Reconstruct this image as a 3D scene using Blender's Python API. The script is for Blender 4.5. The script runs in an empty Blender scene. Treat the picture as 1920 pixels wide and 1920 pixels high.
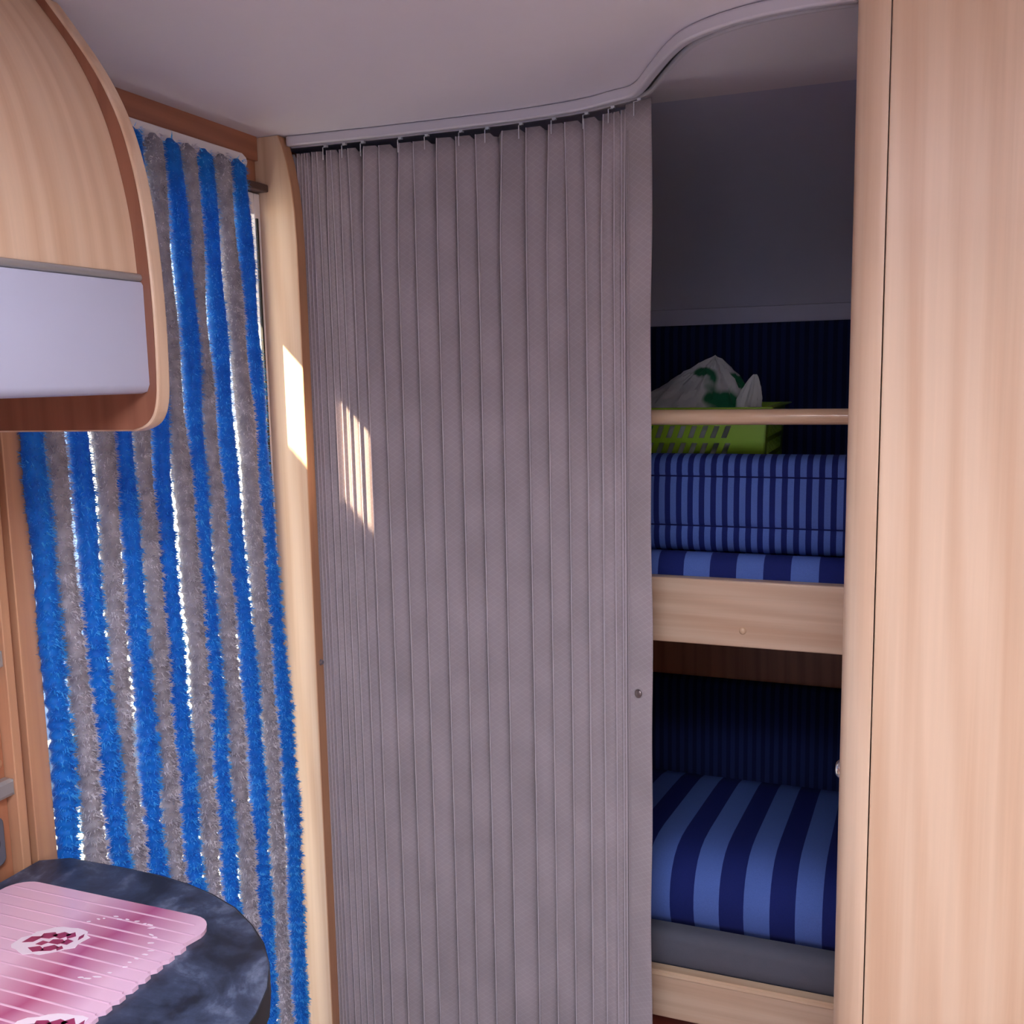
import bpy, math, random
import numpy as np
from mathutils import Vector, Matrix

rnd = random.Random(7)
nrng = np.random.default_rng(11)
scene = bpy.context.scene
COL = scene.collection

# ------------------------------------------------------------------ camera
PITCH, ROLL, YAW = math.radians(7.75), math.radians(1.15), math.radians(21.3)
CAM_H = 1.5
fwd = Vector((-math.sin(YAW) * math.cos(PITCH), math.cos(YAW) * math.cos(PITCH), -math.sin(PITCH)))
rgt = Vector((math.cos(YAW), math.sin(YAW), 0))
dwn = fwd.cross(rgt)
r2 = rgt * math.cos(ROLL) + dwn * math.sin(ROLL)
d2 = -rgt * math.sin(ROLL) + dwn * math.cos(ROLL)
cam_data = bpy.data.cameras.new('camera')
cam_data.sensor_fit = 'HORIZONTAL'
cam_data.sensor_width = 36.0
cam_data.lens = 36.0 * 1895.0 / 1920.0
cam_data.clip_start = 0.02
cam = bpy.data.objects.new('camera', cam_data)
COL.objects.link(cam)
M = Matrix((r2, -d2, -fwd)).transposed().to_4x4()
M.translation = Vector((0, 0, CAM_H))
cam.matrix_world = M
scene.camera = cam

# ------------------------------------------------------------------ world
world = bpy.data.worlds.new('sky')
scene.world = world
world.use_nodes = True
wn = world.node_tree.nodes
wn['Background'].inputs['Color'].default_value = (0.66, 0.80, 1.0, 1)
wn['Background'].inputs['Strength'].default_value = 1.5

# ------------------------------------------------------------------ sun and window daylight
SUN_DIR = Vector((1.0, 0.55, -1.05)).normalized()
sun_data = bpy.data.lights.new('sun', 'SUN')
sun_data.energy = 55.0
sun_data.color = (1.0, 0.81, 0.50)
sun_data.angle = math.radians(0.6)
sun = bpy.data.objects.new('sun', sun_data)
sun.rotation_euler = SUN_DIR.to_track_quat('-Z', 'Y').to_euler()
sun.location = (-4, -2, 5)
COL.objects.link(sun)


HATCH = (-0.08, 0.02)      # centre of the roof hatch


def window_light(name, loc, size, direction, power, color):
    d = bpy.data.lights.new(name, 'AREA')
    d.shape = 'RECTANGLE'
    d.size, d.size_y = size
    d.energy = power
    d.color = color
    o = bpy.data.objects.new(name, d)
    o.location = loc
    o.rotation_euler = Vector(direction).to_track_quat('-Z', 'Y').to_euler()
    COL.objects.link(o)
    return o


window_light('daylight_roof_hatch', (HATCH[0], HATCH[1], 2.080), (0.67, 0.47), (0, 0, -1), 38.0, (0.84, 0.90, 1.0))
window_light('daylight_dinette_window', (1.125, -0.60, 1.20), (1.5, 0.50), (-1, 0, 0), 2.5, (0.90, 0.90, 1.0))
window_light('daylight_front_window', (0.0, -2.12, 1.20), (1.6, 0.50), (0, 1, 0), 1.0, (0.90, 0.90, 1.0))

# ------------------------------------------------------------------ exposure and render look
vs = scene.view_settings
vs.view_transform = 'Standard'
vs.look = 'None'
vs.exposure = 0.30
vs.gamma = 1.0
vs.use_curve_mapping = False
scene.cycles.use_denoising = True
scene.cycles.max_bounces = 10
scene.cycles.diffuse_bounces = 6
scene.cycles.glossy_bounces = 4
scene.cycles.transmission_bounces = 6
scene.cycles.transparent_max_bounces = 8
scene.cycles.sample_clamp_indirect = 6.0
scene.cycles.caustics_reflective = False
scene.cycles.caustics_refractive = False


# ================================================================== helpers
class MB:
    """collects polygons for one mesh"""
    def __init__(self):
        self.v, self.f, self.uv = [], [], None

    def add(self, vs_, fs_):
        n = len(self.v)
        self.v += [tuple(p) for p in vs_]
        self.f += [tuple(i + n for i in f) for f in fs_]
        return self

    def box(self, x0, x1, y0, y1, z0, z1):
        p = [(x0, y0, z0), (x1, y0, z0), (x1, y1, z0), (x0, y1, z0),
             (x0, y0, z1), (x1, y0, z1), (x1, y1, z1), (x0, y1, z1)]
        return self.add(p, [(0, 3, 2, 1), (4, 5, 6, 7), (0, 1, 5, 4), (1, 2, 6, 5), (2, 3, 7, 6), (3, 0, 4, 7)])

    def extrude(self, prof, axis, a0, a1):
        """closed 2D profile extruded along an axis. axis 'y': profile (x,z); 'x': (y,z); 'z': (x,y)"""
        def mk(p, a):
            if axis == 'y':
                return (p[0], a, p[1])
            if axis == 'x':
                return (a, p[0], p[1])
            return (p[0], p[1], a)
        n = len(prof)
        vs_ = [mk(p, a0) for p in prof] + [mk(p, a1) for p in prof]
        fs_ = [tuple(range(n - 1, -1, -1)), tuple(range(n, 2 * n))]
        for i in range(n):
            j = (i + 1) % n
            fs_.append((i, j, n + j, n + i))
        return self.add(vs_, fs_)

    def tube(self, pts, r, n=12, cap=True):
        pts = [Vector(p) for p in pts]
        rs = r if isinstance(r, (list, tuple)) else [r] * len(pts)
        rings = []
        t0 = (pts[1] - pts[0]).normalized()
        up = Vector((0, 0, 1)) if abs(t0.z) < 0.9 else Vector((1, 0, 0))
        for i, p in enumerate(pts):
            t = (pts[min(i + 1, len(pts) - 1)] - pts[max(i - 1, 0)]).normalized()
            a = t.cross(up).normalized()
            b = t.cross(a).normalized()
            rings.append([p + (a * math.cos(2 * math.pi * k / n) + b * math.sin(2 * math.pi * k / n)) * rs[i]
                          for k in range(n)])
        vs_ = [q for ring in rings for q in ring]
        fs_ = []
        for i in range(len(pts) - 1):
            for k in range(n):
                k2 = (k + 1) % n
                fs_.append((i * n + k, i * n + k2, (i + 1) * n + k2, (i + 1) * n + k))
        if cap:
            fs_.append(tuple(range(n - 1, -1, -1)))
            m = (len(pts) - 1) * n
            fs_.append(tuple(range(m, m + n)))
        return self.add(vs_, fs_)

    def lathe(self, prof, origin, axis, n=24):
        """prof: list of (radius, height) revolved about axis vector through origin"""
        ax = Vector(axis).normalized()
        up = Vector((0, 0, 1)) if abs(ax.z) < 0.9 else Vector((1, 0, 0))
        a = ax.cross(up).normalized()
        b = ax.cross(a).normalized()
        o = Vector(origin)
        vs_, fs_ = [], []
        for r, h in prof:
            for k in range(n):
                c = 2 * math.pi * k / n
                vs_.append(o + ax * h + (a * math.cos(c) + b * math.sin(c)) * r)
        for i in range(len(prof) - 1):
            for k in range(n):
                k2 = (k + 1) % n
                fs_.append((i * n + k, i * n + k2, (i + 1) * n + k2, (i + 1) * n + k))
        fs_.append(tuple(range(n - 1, -1, -1)))
        m = (len(prof) - 1) * n
        fs_.append(tuple(range(m, m + n)))
        return self.add(vs_, fs_)

    def grid(self, fn, nu, nv, close=False):
        vs_ = [fn(i / nu, j / nv) for j in range(nv + 1) for i in range(nu + 1)]
        w = nu + 1
        fs_ = [(j * w + i, j * w + i + 1, (j + 1) * w + i + 1, (j + 1) * w + i) for j in range(nv) for i in range(nu)]
        return self.add(vs_, fs_)


def build(name, mb, mat, parent=None, smooth=False, bevel=0.0, seg=2, solid=0.0, angle=40):
    """one mesh object. mb holds scene coordinates; the mesh is stored relative to its parent's location"""
    off = Vector((0, 0, 0))
    q = parent
    while q is not None:
        off = off + q.location
        q = q.parent
    me = bpy.data.meshes.new(name)
    me.from_pydata([(p[0] - off[0], p[1] - off[1], p[2] - off[2]) for p in mb.v], [], mb.f)
    me.update()
    if mb.uv is not None:
        uvl = me.uv_layers.new(name='uv')
        flat = np.empty(len(me.loops), dtype=np.int32)
        me.loops.foreach_get('vertex_index', flat)
        uvl.data.foreach_set('uv', np.asarray(mb.uv, dtype=np.float32)[flat].ravel())
    o = bpy.data.objects.new(name, me)
    COL.objects.link(o)
    me.materials.append(mat)
    if parent is not None:
        o.parent = parent
    if smooth:
        me.shade_smooth()
        try:
            me.set_sharp_from_angle(angle=math.radians(angle))
        except Exception:
            pass
    if solid:
        m = o.modifiers.new('thickness', 'SOLIDIFY')
        m.thickness = solid
        m.offset = 0
    if bevel:
        m = o.modifiers.new('bevel', 'BEVEL')
        m.width = bevel
        m.segments = seg
        m.limit_method = 'ANGLE'
        m.angle_limit = math.radians(35)
    return o


def tag(o, label=None, cat=None, group=None, kind=None):
    if label:
        o['label'] = label
    if cat:
        o['category'] = cat
    if group:
        o['group'] = group
    if kind:
        o['kind'] = kind
    return o


def thing(name, loc, label, cat, group=None):
    o = bpy.data.objects.new(name, None)
    o.empty_display_size = 0.05
    o.location = loc
    COL.objects.link(o)
    return tag(o, label, cat, group)


def struct(name, mb, mat, label=None, **k):
    o = build(name, mb, mat, **k)
    return tag(o, label, None, None, 'structure')


def catmull(P, n):
    out = []
    for i in range(len(P) - 1):
        p0, p1, p2, p3 = P[max(i - 1, 0)], P[i], P[i + 1], P[min(i + 2, len(P) - 1)]
        for k in range(n):
            u = k / n
            out.append(tuple(0.5 * ((2 * p1[j]) + (-p0[j] + p2[j]) * u + (2 * p0[j] - 5 * p1[j] + 4 * p2[j] - p3[j]) * u * u + (-p0[j] + 3 * p1[j] - 3 * p2[j] + p3[j]) * u ** 3) for j in range(2)))
    out.append(P[-1])
    return out



# ================================================================== materials
def srgb(r, g, b):
    def c(u):
        u /= 255.0
        return u / 12.92 if u <= 0.04045 else ((u + 0.055) / 1.055) ** 2.4
    return (c(r), c(g), c(b), 1.0)


def new_mat(name):
    m = bpy.data.materials.new(name)
    m.use_nodes = True
    nt = m.node_tree
    return m, nt, nt.nodes['Principled BSDF']


def node(nt, t, **inp):
    n = nt.nodes.new(t)
    for k, v in inp.items():
        n.inputs[k].default_value = v
    return n


def plain(name, col, rough=0.5, metal=0.0, bump=0.0, bscale=200.0, var=0.06, spec=0.5):
    m, nt, b = new_mat(name)
    tc = node(nt, 'ShaderNodeTexCoord')
    nz = node(nt, 'ShaderNodeTexNoise', Scale=bscale * 0.1, Detail=4.0)
    nt.links.new(tc.outputs['Object'], nz.inputs['Vector'])
    mix = nt.nodes.new('ShaderNodeMixRGB')
    mix.blend_type = 'MIX'
    mix.inputs[1].default_value = tuple(c * (1 - var) for c in col[:3]) + (1,)
    mix.inputs[2].default_value = tuple(min(1, c * (1 + var)) for c in col[:3]) + (1,)
    nt.links.new(nz.outputs['Fac'], mix.inputs[0])
    nt.links.new(mix.outputs[0], b.inputs['Base Color'])
    b.inputs['Roughness'].default_value = rough
    b.inputs['Metallic'].default_value = metal
    b.inputs['Specular IOR Level'].default_value = spec
    if bump:
        n2 = node(nt, 'ShaderNodeTexNoise', Scale=bscale, Detail=3.0)
        nt.links.new(tc.outputs['Object'], n2.inputs['Vector'])
        bp = node(nt, 'ShaderNodeBump', Strength=bump, Distance=0.002)
        nt.links.new(n2.outputs['Fac'], bp.inputs['Height'])
        nt.links.new(bp.outputs['Normal'], b.inputs['Normal'])
    return m


def wood(name, axis='z', light=(220, 190, 165), dark=(204, 168, 141), rough=0.36, scale=1.0, seed=0.0, also=''):
    m, nt, b = new_mat(name)
    tc = node(nt, 'ShaderNodeTexCoord')
    mp = nt.nodes.new('ShaderNodeMapping')
    s = [46.0 * scale] * 3
    s['xyz'.index(axis)] = 1.1 * scale
    for c in also:
        s['xyz'.index(c)] = 1.1 * scale
    mp.inputs['Scale'].default_value = s
    mp.inputs['Location'].default_value = (seed, seed * 1.7, seed * 0.6)
    nt.links.new(tc.outputs['Object'], mp.inputs['Vector'])
    n1 = node(nt, 'ShaderNodeTexNoise', Scale=1.0, Detail=5.0, Roughness=0.55, Distortion=0.6)
    nt.links.new(mp.outputs['Vector'], n1.inputs['Vector'])
    mp2 = nt.nodes.new('ShaderNodeMapping')
    s2 = [150.0 * scale] * 3
    s2['xyz'.index(axis)] = 3.0 * scale
    for c in also:
        s2['xyz'.index(c)] = 3.0 * scale
    mp2.inputs['Scale'].default_value = s2
    nt.links.new(tc.outputs['Object'], mp2.inputs['Vector'])
    n2 = node(nt, 'ShaderNodeTexNoise', Scale=1.0, Detail=3.0, Roughness=0.6)
    nt.links.new(mp2.outputs['Vector'], n2.inputs['Vector'])
    # flame lines: wave distorted by the slow noise
    mp3 = nt.nodes.new('ShaderNodeMapping')
    s3 = [11.0 * scale] * 3
    s3['xyz'.index(axis)] = 0.55 * scale
    for c in also:
        s3['xyz'.index(c)] = 0.55 * scale
    mp3.inputs['Scale'].default_value = s3
    mp3.inputs['Location'].default_value = (seed * 2.1, seed, seed)
    nt.links.new(tc.outputs['Object'], mp3.inputs['Vector'])
    wv = node(nt, 'ShaderNodeTexWave', Scale=1.6, Distortion=7.0, Detail=2.0)
    wv.inputs['Detail Scale'].default_value = 0.9
    wv.bands_direction = 'DIAGONAL'
    nt.links.new(mp3.outputs['Vector'], wv.inputs['Vector'])
    r1 = nt.nodes.new('ShaderNodeValToRGB')
    r1.color_ramp.elements[0].position = 0.30
    r1.color_ramp.elements[0].color = srgb(*dark)
    r1.color_ramp.elements[1].position = 0.62
    r1.color_ramp.elements[1].color = srgb(*light)
    add = nt.nodes.new('ShaderNodeMath')
    add.operation = 'MULTIPLY_ADD'
    add.inputs[1].default_value = 0.24
    nt.links.new(wv.outputs['Fac'], add.inputs[0])
    sc = nt.nodes.new('ShaderNodeMath')
    sc.operation = 'MULTIPLY'
    sc.inputs[1].default_value = 0.78
    nt.links.new(n1.outputs['Fac'], sc.inputs[0])
    nt.links.new(sc.outputs[0], add.inputs[2])
    nt.links.new(add.outputs[0], r1.inputs['Fac'])
    mul = nt.nodes.new('ShaderNodeMixRGB')
    mul.blend_type = 'MULTIPLY'
    mul.inputs[0].default_value = 0.16
    nt.links.new(r1.outputs['Color'], mul.inputs[1])
    nt.links.new(n2.outputs['Fac'], mul.inputs[2])
    nt.links.new(mul.outputs[0], b.inputs['Base Color'])
    b.inputs['Roughness'].default_value = rough
    b.inputs['Specular IOR Level'].default_value = 0.45
    bp = node(nt, 'ShaderNodeBump', Strength=0.03, Distance=0.001)
    nt.links.new(n2.outputs['Fac'], bp.inputs['Height'])
    nt.links.new(bp.outputs['Normal'], b.inputs['Normal'])
    return m


def striped(name, pitch, x0, rootx, light, dark, duty=0.5, wob=0.0):
    """woven fabric with stripes running front to back, laid out along x"""
    m, nt, b = new_mat(name)
    tc = node(nt, 'ShaderNodeTexCoord')
    sx = nt.nodes.new('ShaderNodeSeparateXYZ')
    nt.links.new(tc.outputs['Object'], sx.inputs[0])
    a = nt.nodes.new('ShaderNodeMath')
    a.operation = 'MULTIPLY_ADD'
    a.inputs[1].default_value = 1.0 / pitch
    a.inputs[2].default_value = (rootx - x0) / pitch + 50.0
    nt.links.new(sx.outputs['X'], a.inputs[0])
    fr = nt.nodes.new('ShaderNodeMath')
    fr.operation = 'FRACT'
    nt.links.new(a.outputs[0], fr.inputs[0])
    lt = nt.nodes.new('ShaderNodeMath')
    lt.operation = 'LESS_THAN'
    lt.inputs[1].default_value = duty
    nt.links.new(fr.outputs[0], lt.inputs[0])
    mix = nt.nodes.new('ShaderNodeMixRGB')
    mix.inputs[1].default_value = dark
    mix.inputs[2].default_value = light
    nt.links.new(lt.outputs[0], mix.inputs[0])
    nz = node(nt, 'ShaderNodeTexNoise', Scale=900.0, Detail=2.0)
    nt.links.new(tc.outputs['Object'], nz.inputs['Vector'])
    mul = nt.nodes.new('ShaderNodeMixRGB')
    mul.blend_type = 'OVERLAY'
    mul.inputs[0].default_value = 0.25
    nt.links.new(mix.outputs[0], mul.inputs[1])
    nt.links.new(nz.outputs['Fac'], mul.inputs[2])
    nt.links.new(mul.outputs[0], b.inputs['Base Color'])
    b.inputs['Roughness'].default_value = 0.9
    b.inputs['Specular IOR Level'].default_value = 0.15
    bp = node(nt, 'ShaderNodeBump', Strength=0.15, Distance=0.001)
    nt.links.new(nz.outputs['Fac'], bp.inputs['Height'])
    nt.links.new(bp.outputs['Normal'], b.inputs['Normal'])
    return m


def chenille(name, col, tip, transl):
    m, nt, b = new_mat(name)
    tc = node(nt, 'ShaderNodeTexCoord')
    nz = node(nt, 'ShaderNodeTexNoise', Scale=55.0, Detail=3.0)
    nt.links.new(tc.outputs['Object'], nz.inputs['Vector'])
    rp = nt.nodes.new('ShaderNodeValToRGB')
    rp.color_ramp.elements[0].position = 0.35
    rp.color_ramp.elements[0].color = col
    rp.color_ramp.elements[1].position = 0.68
    rp.color_ramp.elements[1].color = tip
    nt.links.new(nz.outputs['Fac'], rp.inputs['Fac'])
    nt.links.new(rp.outputs['Color'], b.inputs['Base Color'])
    b.inputs['Roughness'].default_value = 0.55
    b.inputs['Specular IOR Level'].default_value = 0.35
    b.inputs['Sheen Weight'].default_value = 0.25
    tr = nt.nodes.new('ShaderNodeBsdfTranslucent')
    nt.links.new(rp.outputs['Color'], tr.inputs['Color'])
    mx = nt.nodes.new('ShaderNodeMixShader')
    mx.inputs[0].default_value = transl
    nt.links.new(b.outputs[0], mx.inputs[1])
    nt.links.new(tr.outputs[0], mx.inputs[2])
    nt.links.new(mx.outputs[0], nt.nodes['Material Output'].inputs['Surface'])
    return m


def curtain_fabric(name):
    """mauve grey plisse cloth with a fine lozenge weave, laid out in the cloth's own uv (metres)"""
    m, nt, b = new_mat(name)
    uv = nt.nodes.new('ShaderNodeUVMap')
    uv.uv_map = 'uv'
    sx = nt.nodes.new('ShaderNodeSeparateXYZ')
    nt.links.new(uv.outputs[0], sx.inputs[0])

    def lines(ku, kv):
        a = nt.nodes.new('ShaderNodeMath'); a.operation = 'MULTIPLY'; a.inputs[1].default_value = ku
        nt.links.new(sx.outputs['X'], a.inputs[0])
        c = nt.nodes.new('ShaderNodeMath'); c.operation = 'MULTIPLY_ADD'; c.inputs[1].default_value = kv
        nt.links.new(sx.outputs['Y'], c.inputs[0]); nt.links.new(a.outputs[0], c.inputs[2])
        f = nt.nodes.new('ShaderNodeMath'); f.operation = 'FRACT'
        nt.links.new(c.outputs[0], f.inputs[0])
        g = nt.nodes.new('ShaderNodeMath'); g.operation = 'LESS_THAN'; g.inputs[1].default_value = 0.12
        nt.links.new(f.outputs[0], g.inputs[0])
        return g
    g1 = lines(62.0, 88.0)
    g2 = lines(-62.0, 88.0)
    mx = nt.nodes.new('ShaderNodeMath'); mx.operation = 'MAXIMUM'
    nt.links.new(g1.outputs[0], mx.inputs[0]); nt.links.new(g2.outputs[0], mx.inputs[1])
    nz = node(nt, 'ShaderNodeTexNoise', Scale=9.0, Detail=3.0)
    nt.links.new(uv.outputs[0], nz.inputs['Vector'])
    sc = nt.nodes.new('ShaderNodeMath'); sc.operation = 'MULTIPLY'; sc.inputs[1].default_value = 0.20
    nt.links.new(mx.outputs[0], sc.inputs[0])
    mix = nt.nodes.new('ShaderNodeMixRGB')
    mix.inputs[1].default_value = srgb(158, 147, 152)
    mix.inputs[2].default_value = srgb(190, 180, 188)
    nt.links.new(sc.outputs[0], mix.inputs[0])
    ov = nt.nodes.new('ShaderNodeMixRGB'); ov.blend_type = 'OVERLAY'; ov.inputs[0].default_value = 0.25
    nt.links.new(mix.outputs[0], ov.inputs[1]); nt.links.new(nz.outputs['Fac'], ov.inputs[2])
    nt.links.new(ov.outputs[0], b.inputs['Base Color'])
    b.inputs['Roughness'].default_value = 0.75
    b.inputs['Specular IOR Level'].default_value = 0.25
    b.inputs['Sheen Weight'].default_value = 0.15
    return m


def stone(name):
    m, nt, b = new_mat(name)
    tc = node(nt, 'ShaderNodeTexCoord')
    n1 = node(nt, 'ShaderNodeTexNoise', Scale=11.0, Detail=7.0, Roughness=0.62, Distortion=0.8)
    n2 = node(nt, 'ShaderNodeTexNoise', Scale=46.0, Detail=5.0, Roughness=0.7)
    nt.links.new(tc.outputs['Object'], n1.inputs['Vector'])
    nt.links.new(tc.outputs['Object'], n2.inputs['Vector'])
    r = nt.nodes.new('ShaderNodeValToRGB')
    e = r.color_ramp.elements
    e[0].position = 0.40; e[0].color = srgb(30, 34, 46)
    e[1].position = 0.70; e[1].color = srgb(126, 136, 160)
    x = e.new(0.53); x.color = srgb(58, 67, 90)
    ad = nt.nodes.new('ShaderNodeMath'); ad.operation = 'MULTIPLY_ADD'; ad.inputs[1].default_value = 0.25
    nt.links.new(n2.outputs['Fac'], ad.inputs[0])
    s = nt.nodes.new('ShaderNodeMath'); s.operation = 'MULTIPLY'; s.inputs[1].default_value = 0.78
    nt.links.new(n1.outputs['Fac'], s.inputs[0]); nt.links.new(s.outputs[0], ad.inputs[2])
    nt.links.new(ad.outputs[0], r.inputs['Fac'])
    nt.links.new(r.outputs['Color'], b.inputs['Base Color'])
    b.inputs['Roughness'].default_value = 0.42
    return m


def pink_glass(name):
    """printed glass: pale rose with broad crimson swashes on the skew"""
    m, nt, b = new_mat(name)
    tc = node(nt, 'ShaderNodeTexCoord')
    sx = nt.nodes.new('ShaderNodeSeparateXYZ')
    nt.links.new(tc.outputs['Object'], sx.inputs[0])
    n1 = node(nt, 'ShaderNodeTexNoise', Scale=9.0, Detail=1.0)
    nt.links.new(tc.outputs['Object'], n1.inputs['Vector'])
    w1 = nt.nodes.new('ShaderNodeMath'); w1.operation = 'MULTIPLY_ADD'; w1.inputs[1].default_value = 0.07; w1.inputs[2].default_value = -0.092
    nt.links.new(n1.outputs['Fac'], w1.inputs[0])
    w2 = nt.nodes.new('ShaderNodeMath'); w2.operation = 'ADD'
    nt.links.new(sx.outputs['X'], w2.inputs[0]); nt.links.new(w1.outputs[0], w2.inputs[1])
    w3 = nt.nodes.new('ShaderNodeMath'); w3.operation = 'ABSOLUTE'
    nt.links.new(w2.outputs[0], w3.inputs[0])
    n1 = nt.nodes.new('ShaderNodeMapRange')
    n1.inputs['From Min'].default_value = 0.075; n1.inputs['From Max'].default_value = 0.0
    nt.links.new(w3.outputs[0], n1.inputs['Value'])
    r = nt.nodes.new('ShaderNodeValToRGB')
    e = r.color_ramp.elements
    e[0].position = 0.0; e[0].color = srgb(228, 186, 208)
    e[1].position = 1.0; e[1].color = srgb(176, 88, 128)
    nt.links.new(n1.outputs['Result'], r.inputs['Fac'])
    nt.links.new(r.outputs['Color'], b.inputs['Base Color'])
    b.inputs['Roughness'].default_value = 0.22
    b.inputs['Coat Weight'].default_value = 0.3
    return m


def bag_film(name):
    m, nt, b = new_mat(name)
    tc = node(nt, 'ShaderNodeTexCoord')
    n1 = node(nt, 'ShaderNodeTexNoise', Scale=9.0, Detail=1.5)
    nt.links.new(tc.outputs['Object'], n1.inputs['Vector'])
    r = nt.nodes.new('ShaderNodeValToRGB')
    r.color_ramp.interpolation = 'LINEAR'
    e = r.color_ramp.elements
    e[0].position = 0.56; e[0].color = srgb(225, 228, 232)
    e[1].position = 0.59; e[1].color = srgb(30, 120, 80)
    nt.links.new(n1.outputs['Fac'], r.inputs['Fac'])
    nt.links.new(r.outputs['Color'], b.inputs['Base Color'])
    b.inputs['Roughness'].default_value = 0.35
    tr = nt.nodes.new('ShaderNodeBsdfTranslucent')
    nt.links.new(r.outputs['Color'], tr.inputs['Color'])
    mx = nt.nodes.new('ShaderNodeMixShader')
    mx.inputs[0].default_value = 0.3
    nt.links.new(b.outputs[0], mx.inputs[1]); nt.links.new(tr.outputs[0], mx.inputs[2])
    nt.links.new(mx.outputs[0], nt.nodes['Material Output'].inputs['Surface'])
    return m


def canvas(name, col):
    m, nt, b = new_mat(name)
    tc = node(nt, 'ShaderNodeTexCoord')
    nz = node(nt, 'ShaderNodeTexNoise', Scale=30.0)
    nt.links.new(tc.outputs['Object'], nz.inputs['Vector'])
    bp = node(nt, 'ShaderNodeBump', Strength=0.1)
    nt.links.new(nz.outputs['Fac'], bp.inputs['Height'])
    nt.links.new(bp.outputs['Normal'], b.inputs['Normal'])
    b.inputs['Base Color'].default_value = col
    b.inputs['Roughness'].default_value = 0.9
    tr = nt.nodes.new('ShaderNodeBsdfTranslucent')
    tr.inputs['Color'].default_value = col
    mx = nt.nodes.new('ShaderNodeMixShader')
    mx.inputs[0].default_value = 0.35
    nt.links.new(b.outputs[0], mx.inputs[1]); nt.links.new(tr.outputs[0], mx.inputs[2])
    nt.links.new(mx.outputs[0], nt.nodes['Material Output'].inputs['Surface'])
    return m


W_V = wood('pearwood_upright', 'z', seed=0.3)
W_V2 = wood('pearwood_upright_wide', 'z', scale=0.8, seed=4.1)
W_LOCK = wood('pearwood_locker_door', 'z', seed=2.9, also='x')
W_SHADE = wood('end_shade_brown', 'z', light=(150, 98, 78), dark=(132, 84, 66), seed=8.2)
W_X = wood('pearwood_crosswise', 'x', seed=2.2)
W_Y = wood('pearwood_lengthwise', 'y', seed=1.2)
W_EDGE = wood('pearwood_edge_band', 'z', light=(196, 146, 112), dark=(184, 134, 104), seed=5.0)
W_DARK = wood('pearwood_brown', 'z', light=(176, 118, 88), dark=(152, 98, 72), seed=7.0)
W_DOWEL = wood('pearwood_dowel', 'x', light=(228, 196, 166), dark=(214, 176, 144), rough=0.16, seed=3.0)
CEIL = plain('ceiling_vinyl', srgb(216, 210, 222), rough=0.6, bump=0.08, bscale=350, var=0.015)
WALLM = plain('wall_vinyl', srgb(205, 196, 198), rough=0.6, var=0.02)
BUNKWALL = plain('bunk_wall_vinyl', srgb(184, 185, 212), rough=0.7, var=0.03)
FLOORM = plain('floor_vinyl', srgb(150, 142, 146), rough=0.5, var=0.1)
WHITE = plain('white_plastic', srgb(226, 220, 222), rough=0.4, var=0.01)
RAILW = plain('white_rail_enamel', srgb(196, 192, 204), rough=0.3, var=0.01)
BLACKRUB = plain('black_rubber', srgb(22, 22, 26), rough=0.7)
DARKBAR = plain('brown_plastic', srgb(70, 46, 44), rough=0.5)
GREYFLAP = plain('silver_grey_laminate', srgb(176, 178, 202), rough=0.32, var=0.015)
ALU = plain('brushed_aluminium', srgb(178, 176, 178), rough=0.35, metal=0.6)
CHROME = plain('chrome', srgb(215, 215, 222), rough=0.15, metal=1.0)
BRONZE = plain('dull_snap_metal', srgb(120, 108, 108), rough=0.35, metal=0.8)
SOCKET = plain('socket_grey', srgb(92, 90, 100), rough=0.45)
STONE = stone('dark_slate_laminate')
STONE_EDGE = plain('slate_edge', srgb(38, 38, 44), rough=0.5)
PINK = pink_glass('printed_rose_glass')
PRINTW = plain('white_print', srgb(232, 214, 226), rough=0.3, var=0.02)
RIBM = plain('pale_rose_rib', srgb(222, 178, 202), rough=0.25, var=0.02)
PRINTR = plain('crimson_print', srgb(150, 52, 92), rough=0.3, var=0.05)
CLOTH = curtain_fabric('mauve_lozenge_cloth')
BLUE_L, NAVY = (0.085, 0.150, 0.46, 1), (0.012, 0.020, 0.135, 1)
GREYCLOTH = plain('grey_mattress_cloth', srgb(92, 92, 104), rough=0.9, bump=0.2, bscale=700, spec=0.1)
GREEN = plain('lime_green_plastic', srgb(142, 186, 38), rough=0.35, var=0.03)
BAG = bag_film('printed_bag_film')
BLUE_CH = chenille('blue_chenille_core', (0.0, 0.16, 0.60, 1), (0.0, 0.24, 0.76, 1), 0.45)  # cores darker than tufts: crevice shade and tuft highlights put into the colours
BLUE_TUFT = chenille('blue_chenille_tufts', (0.01, 0.32, 0.86, 1), (0.10, 0.58, 1.0, 1), 0.50)
GREY_CH = chenille('grey_chenille_core', srgb(150, 144, 153), srgb(182, 176, 185), 0.40)
GREY_TUFT = chenille('grey_chenille_tufts', srgb(192, 186, 194), srgb(240, 235, 240), 0.45)
GROUND = plain('ground_gravel', srgb(128, 134, 146), rough=0.95, bump=0.4, bscale=40)
CANVAS = canvas('cream_canvas', srgb(200, 198, 200))
HOOKM = plain('clear_white_nylon', srgb(205, 205, 215), rough=0.2)

# ================================================================== setting
XL, XR, YF, YB, ZC = -1.12, 1.12, -2.10, 2.42, 1.935
TH = 0.04
struct('floor', MB().box(XL - TH, XR + TH, YF - TH, YB + TH, -0.04, 0.0), FLOORM)

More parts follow.
